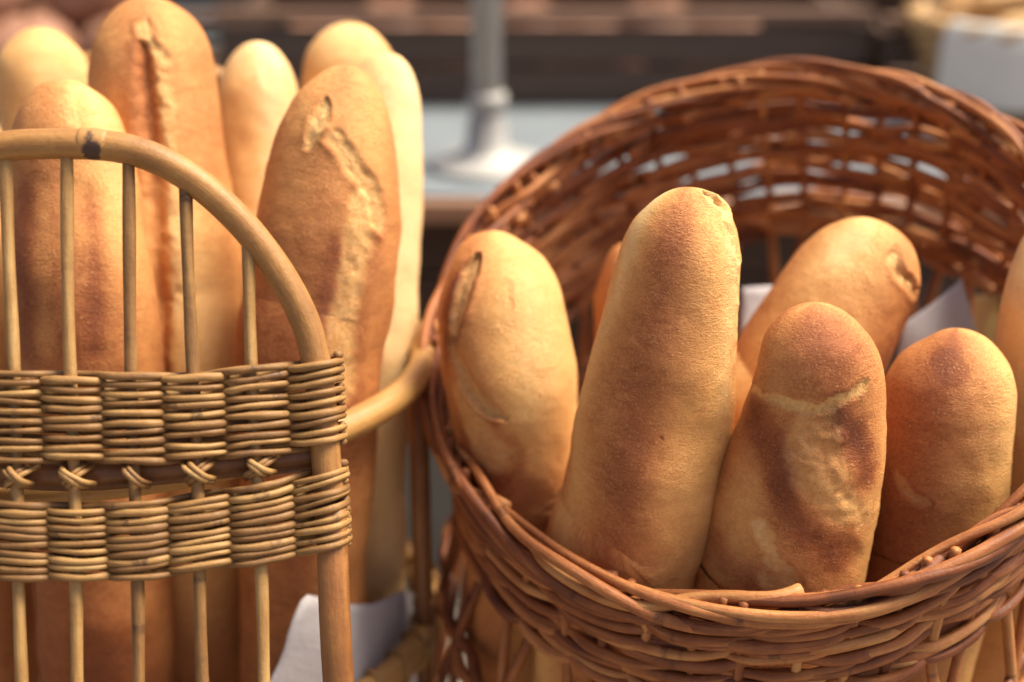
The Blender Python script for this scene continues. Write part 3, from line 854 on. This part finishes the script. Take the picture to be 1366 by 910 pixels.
baguette('browned baguette with a pale crease round its tip and a swirled torn patch', GR,
    [(1085, 404, .724, 56), (1086, 440, .727, 66), (1088, 500, .733, 84), (1078, 580, .749, 99), (1060, 660, .766, 109), (1044, 740, .784, 113), (1030, 830, .803, 110)], (0.128, .690, .024), cap=0.044, seed=5, ns=340, nt=190, toast0=0.63, tip_pow=2.3,
    streaks=[(-55, 22, -.16), (60, 20, -.10)],
    marks=[dict(at=[(1004, 516), (1040, 536), (1080, 546), (1120, 536), (1152, 512)], w=9, depth=.0018, ear=.0006, rough=.0006, score=.75, toast=-.25, rag=.45),
           dict(at=[(1080, 425), (1090, 470)], w=45, toast=.10, soft=True, rag=.5),
           dict(at=[(1010, 560), (1030, 620), (1062, 690), (1110, 745)], w=34, toast=.42, soft=True, rag=.6),
           dict(at=[(1112, 556), (1146, 590), (1156, 632)], w=24, toast=.45, depth=.0008, soft=True, rag=.5),
           dict(at=[(960, 730), (985, 770), (1060, 790)], w=26, toast=.22, soft=True, rag=.6),
           dict(at=[(1088, 556), (1066, 596), (1092, 650), (1138, 704)], w=30, depth=.0007, ear=.0007, rough=.0013, score=.28, toast=-.14, rag=.6),
           dict(at=[(1110, 580), (1122, 630), (1148, 690)], w=22, depth=.0004, rough=.0012, score=.24, toast=-.10, rag=.6),
           dict(at=[(1120, 584)], w=15, depth=-.0014, rough=.0008, toast=.05, rag=.3),
           dict(at=[(1010, 700), (1024, 735), (1056, 775), (1020, 775)], w=15, depth=.0007, ear=.0005, rough=.0007, score=.5, toast=-.28, rag=.6)])
baguette('short-looking plain baguette with a rough scar low on its shaded side, beside the swirled one', GR,
    [(1276, 439, .765, 48), (1275, 470, .768, 58), (1268, 530, .776, 80), (1256, 610, .789, 90), (1240, 700, .806, 92), (1224, 800, .824, 90)], (0.205, .712, .024), cap=0.044, seed=6, toast0=0.55,
    streaks=[(-35, 26, .20), (45, 30, -.16)],
    marks=[dict(at=[(1196, 628), (1212, 660), (1240, 672)], w=11, depth=.0012, ear=.0012, rough=.0013, score=.4, rimtoast=.22, taper=True),
           dict(at=[(1262, 476), (1270, 495)], w=22, toast=.16, rag=.6)])
baguette('golden baguette at the rim farthest from the rattan basket', GR,
    [(1428, 268, .80, 50), (1424, 320, .80, 68), (1415, 420, .805, 82), (1404, 540, .825, 88), (1392, 680, .845, 88)], (0.25, .775, .024), cap=0.07, seed=7, ns=120, nt=72, toast0=0.36)

# --- left basket
def lb(px, py, d): 
    return PX(px, py, d)
def lbase(x, y): return (x, y - 0.01, LF + 0.003)
def bx_at(px, d): return (px - W0 / 2) / FPX * d
baguette('pale rounded baguette behind the one under the arch', GL,
    [(57, 38, .93, 44), (57, 70, .93, 52), (60, 160, .935, 62), (66, 300, .94, 68), (72, 480, .95, 68)], lbase(bx_at(78, .97), .88), cap=0.040, seed=11, ns=110, nt=64, mat='crust_pale', toast0=0.16)
baguette('stout baguette with a pale floury line standing right behind the arch', GL,
    [(84, 107, .80, 52), (86, 140, .80, 60), (98, 240, .805, 80), (110, 360, .81, 92), (118, 480, .82, 95), (126, 640, .84, 94)], lbase(bx_at(140, .88), .755), cap=0.046, seed=12, ns=140, nt=84, toast0=0.54,
    streaks=[(0, 22, .12), (60, 22, -.16)],
    marks=[dict(at=[(94, 118), (95, 150), (98, 178)], w=8, depth=.0006, rough=.0008, score=.6, toast=-.12),
           dict(at=[(56, 250), (60, 360), (66, 470)], w=16, depth=.0006, toast=-.2, soft=True, rag=.6),
           dict(at=[(35, 260), (36, 470)], w=22, toast=.22, soft=True),
           dict(at=[(122, 260), (124, 360), (122, 470)], w=13, depth=.0012, toast=.28, soft=True, rag=.5)])
baguette('tallest baguette, split lengthwise from its tip, in the rattan basket', GL,
    [(197, -2, .86, 62), (199, 30, .86, 72), (206, 120, .862, 85), (218, 240, .866, 90), (232, 380, .872, 90), (246, 520, .88, 88)], lbase(bx_at(262, .92), .80), cap=0.046, seed=13, ns=220, nt=150, toast0=0.53,
    streaks=[(35, 24, -.10), (-50, 24, -.06)],
    marks=[dict(at=[(190, 30), (202, 60), (222, 80)], w=10, depth=.0016, ear=.0012, rough=.0016, score=.7, toast=-.1, rimtoast=.1),
           dict(at=[(192, 60), (200, 150), (206, 270), (214, 390), (222, 520)], w=13, depth=.0085, soft=True, rough=.0004, toast=.22, taper=True, rag=.3),  # real groove, its shadow also darkened into the crust colour
           dict(at=[(176, 60), (180, 170), (186, 300), (194, 420)], w=14, depth=-.0012, soft=True, toast=.14, rag=.3),
           dict(at=[(216, 100), (222, 200), (230, 320), (238, 420)], w=13, depth=.0005, rough=.0014, score=.5, toast=-.12, rag=.5)])
baguette('slim golden baguette between the split one and the double-scored one', GL,
    [(344, 56, .935, 40), (344, 82, .935, 48), (343, 160, .937, 57), (338, 280, .94, 61), (330, 420, .945, 62)], lbase(bx_at(330, .965), .87), cap=0.040, seed=14, ns=110, nt=64, mat='crust_pale', toast0=0.32,
    streaks=[(35, 25, -.2)],
    marks=[dict(at=[(352, 84), (362, 120)], w=9, depth=.0012, ear=.0008, rough=.001, score=.3, toast=-.15, taper=True)])
baguette('wide baguette with two torn scores, leaning over the front hoop', GL,
    [(462, 88, .815, 50), (460, 118, .815, 62), (452, 190, .818, 80), (438, 290, .823, 92), (424, 400, .83, 94), (410, 520, .84, 92)], lbase(bx_at(388, .88), .765), cap=0.058, seed=15, ns=240, nt=160, toast0=0.55,
    streaks=[(-30, 30, -.05), (5, 20, .10)],
    marks=[dict(at=[(436, 130), (424, 165), (412, 195)], w=13, depth=.0022, ear=.0012, rough=.0014, score=1.0, toast=-.2, taper=True),
           dict(at=[(448, 182), (472, 222), (500, 262), (506, 300)], w=14, depth=.0022, ear=.0014, ear_side=1, rough=.0008, rag=.3, score=.7, toast=-.05, rimtoast=.1),
           dict(at=[(486, 270), (472, 350), (458, 440), (452, 520)], w=26, depth=.0016, rough=.0011, score=.55, toast=-.2, rimtoast=.12, rag=.5),
           dict(at=[(455, 330), (440, 400), (432, 480)], w=16, toast=.2, soft=True, rag=.6)])
baguette('rounded baguette at the back beside the brightest pale one', GL,
    [(466, 31, .975, 46), (466, 58, .975, 56), (464, 130, .978, 63), (460, 260, .98, 66), (450, 420, .985, 66)], lbase(bx_at(440, 1.0), .91), cap=0.040, seed=16, ns=100, nt=60, mat='crust', toast0=0.36)
baguette('very pale slender baguette leaning against the back hoop by the willow basket', GL,
    [(516, 70, .895, 40), (514, 98, .895, 46), (508, 180, .897, 53), (506, 300, .90, 55), (500, 430, .905, 53), (494, 540, .915, 50)], lbase(bx_at(492, .95), .825), cap=0.032, seed=17, ns=110, nt=64, mat='crust_pale', toast0=0.06)
baguette('baguette at the near end behind the first spindle', GL,
    [(-50, 118, .86, 44), (-50, 150, .86, 50), (-46, 260, .865, 58), (-40, 420, .87, 62)], lbase(bx_at(-30, .90), .80), cap=0.055, seed=18, ns=90, nt=56, toast0=0.4)

# ================================================================== PAPER
def sheet(name, fn, nu, nv, mat, label, cat='paper', thick=0.0006, group=None):
    u, v = np.meshgrid(np.linspace(0, 1, nu), np.linspace(0, 1, nv), indexing='ij')
    P = fn(u.ravel(), v.ravel())
    i = np.arange(nu - 1)[:, None]; j = np.arange(nv - 1)[None]
    Q = np.stack([i * nv + j, (i + 1) * nv + j, (i + 1) * nv + j + 1, i * nv + j + 1], -1).reshape(-1, 4)
    org = P.mean(0); org[2] = P[:, 2].min()
    o = link(name, make_mesh(name, P - org, Q), mat); o.location = org
    sm = o.modifiers.new('solid', 'SOLIDIFY'); sm.thickness = thick
    return tag(o, label, cat, group)
def liner_left(u, v):
    adeg = -80 + 118 * u; a = np.radians(adeg)
    k = 0.965 - 0.035 * v + 0.012 * np.sin(u * 17 + v * 3)
    h = LF + v * (LZ - LF + np.interp(adeg, [-80, -60, -50, -40, -16, 2, 38], [-.03, .000, .030, .076, .038, .012, .004]) + 0.004 * np.sin(u * 23))
    P = np.stack([rcx + rax * k * np.cos(a), rcy + ray * k * np.sin(a), h], 1)
    return P + 0.004 * fbm(P, 30, 3, 2)[:, None] * np.array([1, 1, 0])
sheet('paper_liner', liner_left, 70, 16, M['paper'], 'white paper liner tucked inside the lower hoop of the rattan basket')
def floor_paper(u, v):
    x = rcx - 0.20 + 0.40 * u; y = rcy - 0.135 + 0.25 * v
    P = np.stack([x, y, np.full_like(x, LZ - 0.0025)], 1)
    return P + np.array([0, 0, 0.0012]) * fbm(P, 20, 9, 2)[:, None]
q1, q2, q3, q4 = PX(1205, 430, .905), PX(1284, 372, .915), PX(1330, 520, .90), PX(1150, 620, .93)
def paper_right(u, v):
    P = ((1 - u) * (1 - v))[:, None] * q1 + (u * (1 - v))[:, None] * q2 + (u * v)[:, None] * q3 + ((1 - u) * v)[:, None] * q4
    return P + (-F_) * (0.006 * fbm(P, 22, 5, 2) + 0.010 * np.sin(u * 3 + v * 2))[:, None]
sheet('wrapping_paper', paper_right, 24, 24, M['paper'], 'pale lilac wrapping paper with a pointed corner among baguettes in the willow basket')
y1, y2, y3, y4 = PX(1300, 394, .955), PX(1340, 392, .95), PX(1350, 470, .95), PX(1300, 480, .955)
def yel(u, v):
    return ((1 - u) * (1 - v))[:, None] * y1 + (u * (1 - v))[:, None] * y2 + (u * v)[:, None] * y3 + ((1 - u) * v)[:, None] * y4 + (-F_) * (0.004 * np.sin(u * 4 + v))[:, None]
sheet('yellow_paper', yel, 10, 10, M['paper_yellow'], 'small yellow paper scrap behind the lilac wrapping paper')
w1, w2, w3, w4 = PX(990, 384, .95), PX(1050, 380, .95), PX(1060, 560, .94), PX(980, 560, .94)
def wh(u, v):
    return ((1 - u) * (1 - v))[:, None] * w1 + (u * (1 - v))[:, None] * w2 + (u * v)[:, None] * w3 + ((1 - u) * v)[:, None] * w4 + (-F_) * (0.006 * np.sin(u * 4 + v * 3))[:, None]
sheet('wrapping_paper', wh, 12, 16, M['paper'], 'grey white paper between the longest baguette and the stubby one')

# ================================================================== TAN BASKET ON THE STALL
tb = at_z(1425, 150, SZ); tb = np.array([tb[0], tb[1], SZ])
tan = empty('bread_basket', tb, 'tan wicker basket lined with white cloth on the stall', 'basket')
def bk(a, z):                                # oval flared wall
    k = 0.78 + 0.22 * z
    return np.stack([0.20 * k * np.cos(a), 0.15 * k * np.sin(a), 0.004 + 0.105 * z + 0 * a], -1)
for k in range(30):
    a = k / 30 * 2 * math.pi; z = np.linspace(0, 1, 8)
    rod('stake', bk(np.full(8, a), z), 0.0035, M['wicker_tan'], tan, 6)
for row in range(14):
    a = np.linspace(0, 2 * math.pi, 150)
    P = bk(a, np.full(150, 0.03 + row / 14))
    nrm = np.stack([np.cos(a), np.sin(a), 0 * a], 1)
    rod('weaver', P + nrm * (0.005 * np.cos(a * 15 + math.pi * (row % 2)))[:, None], 0.0046, M['wicker_tan'], tan, 6)
a = np.linspace(0, 2 * math.pi, 120)
for s_ in (0, math.pi):
    P = bk(a, np.full(120, 1.02)); nrm = np.stack([np.cos(a), np.sin(a), 0 * a], 1)
    rod('border_rod', P + nrm * (0.007 * np.cos(a * 14 + s_))[:, None] + np.array([0, 0, 1]) * (0.007 * np.sin(a * 14 + s_))[:, None], 0.0075, M['wicker_tan'], tan, 7)
def clothfn(u, v):
    a = np.radians(-150 + 140 * u)
    # over the rim: inside -> over -> hanging outside
    w = (v - 0.35) * 2
    k = 1.035 + np.where(v < 0.35, -(0.35 - v) * 0.6, 0.06 * np.minimum(1, (v - 0.35) * 5)) + 0.02 * np.sin(a * 11) * np.clip(v - .3, 0, 1)
    z = 0.126 - np.abs(v - 0.35) * np.where(v < 0.35, 0.12, 0.13) * (1 + 0.12 * np.sin(a * 5))
    return np.stack([tb[0] + 0.20 * k * np.cos(a), tb[1] + 0.15 * k * np.sin(a), SZ + z], 1)
sheet('cloth_liner', clothfn, 70, 22, M['cloth'], 'white cloth hanging over the edge of the tan basket', 'cloth', 0.0015)
for k in range(9):
    yy = tb[1] - 0.075 + 0.02 * k; z0 = SZ + 0.105 + 0.012 * (k % 3) + 0.005 * k
    xs = np.linspace(-0.15, 0.15, 14); rr = 0.014 * np.clip(1 - (np.abs(xs) / 0.153) ** 6, 0.05, 1) ** .5
    o = tube('bread_stick', np.stack([xs, 0.01 * np.sin(xs * 9 + k), 0.004 * np.sin(xs * 21 + k)], 1), rr, M['stick'], None, 10)
    o.location = (tb[0] + rng.uniform(-.02, .02), yy, z0); o.rotation_euler = (0, 0, rng.uniform(-.15, .15))
    tag(o, 'thin golden bread stick lying in the cloth-lined tan basket', 'bread', 'bread sticks in the tan basket')
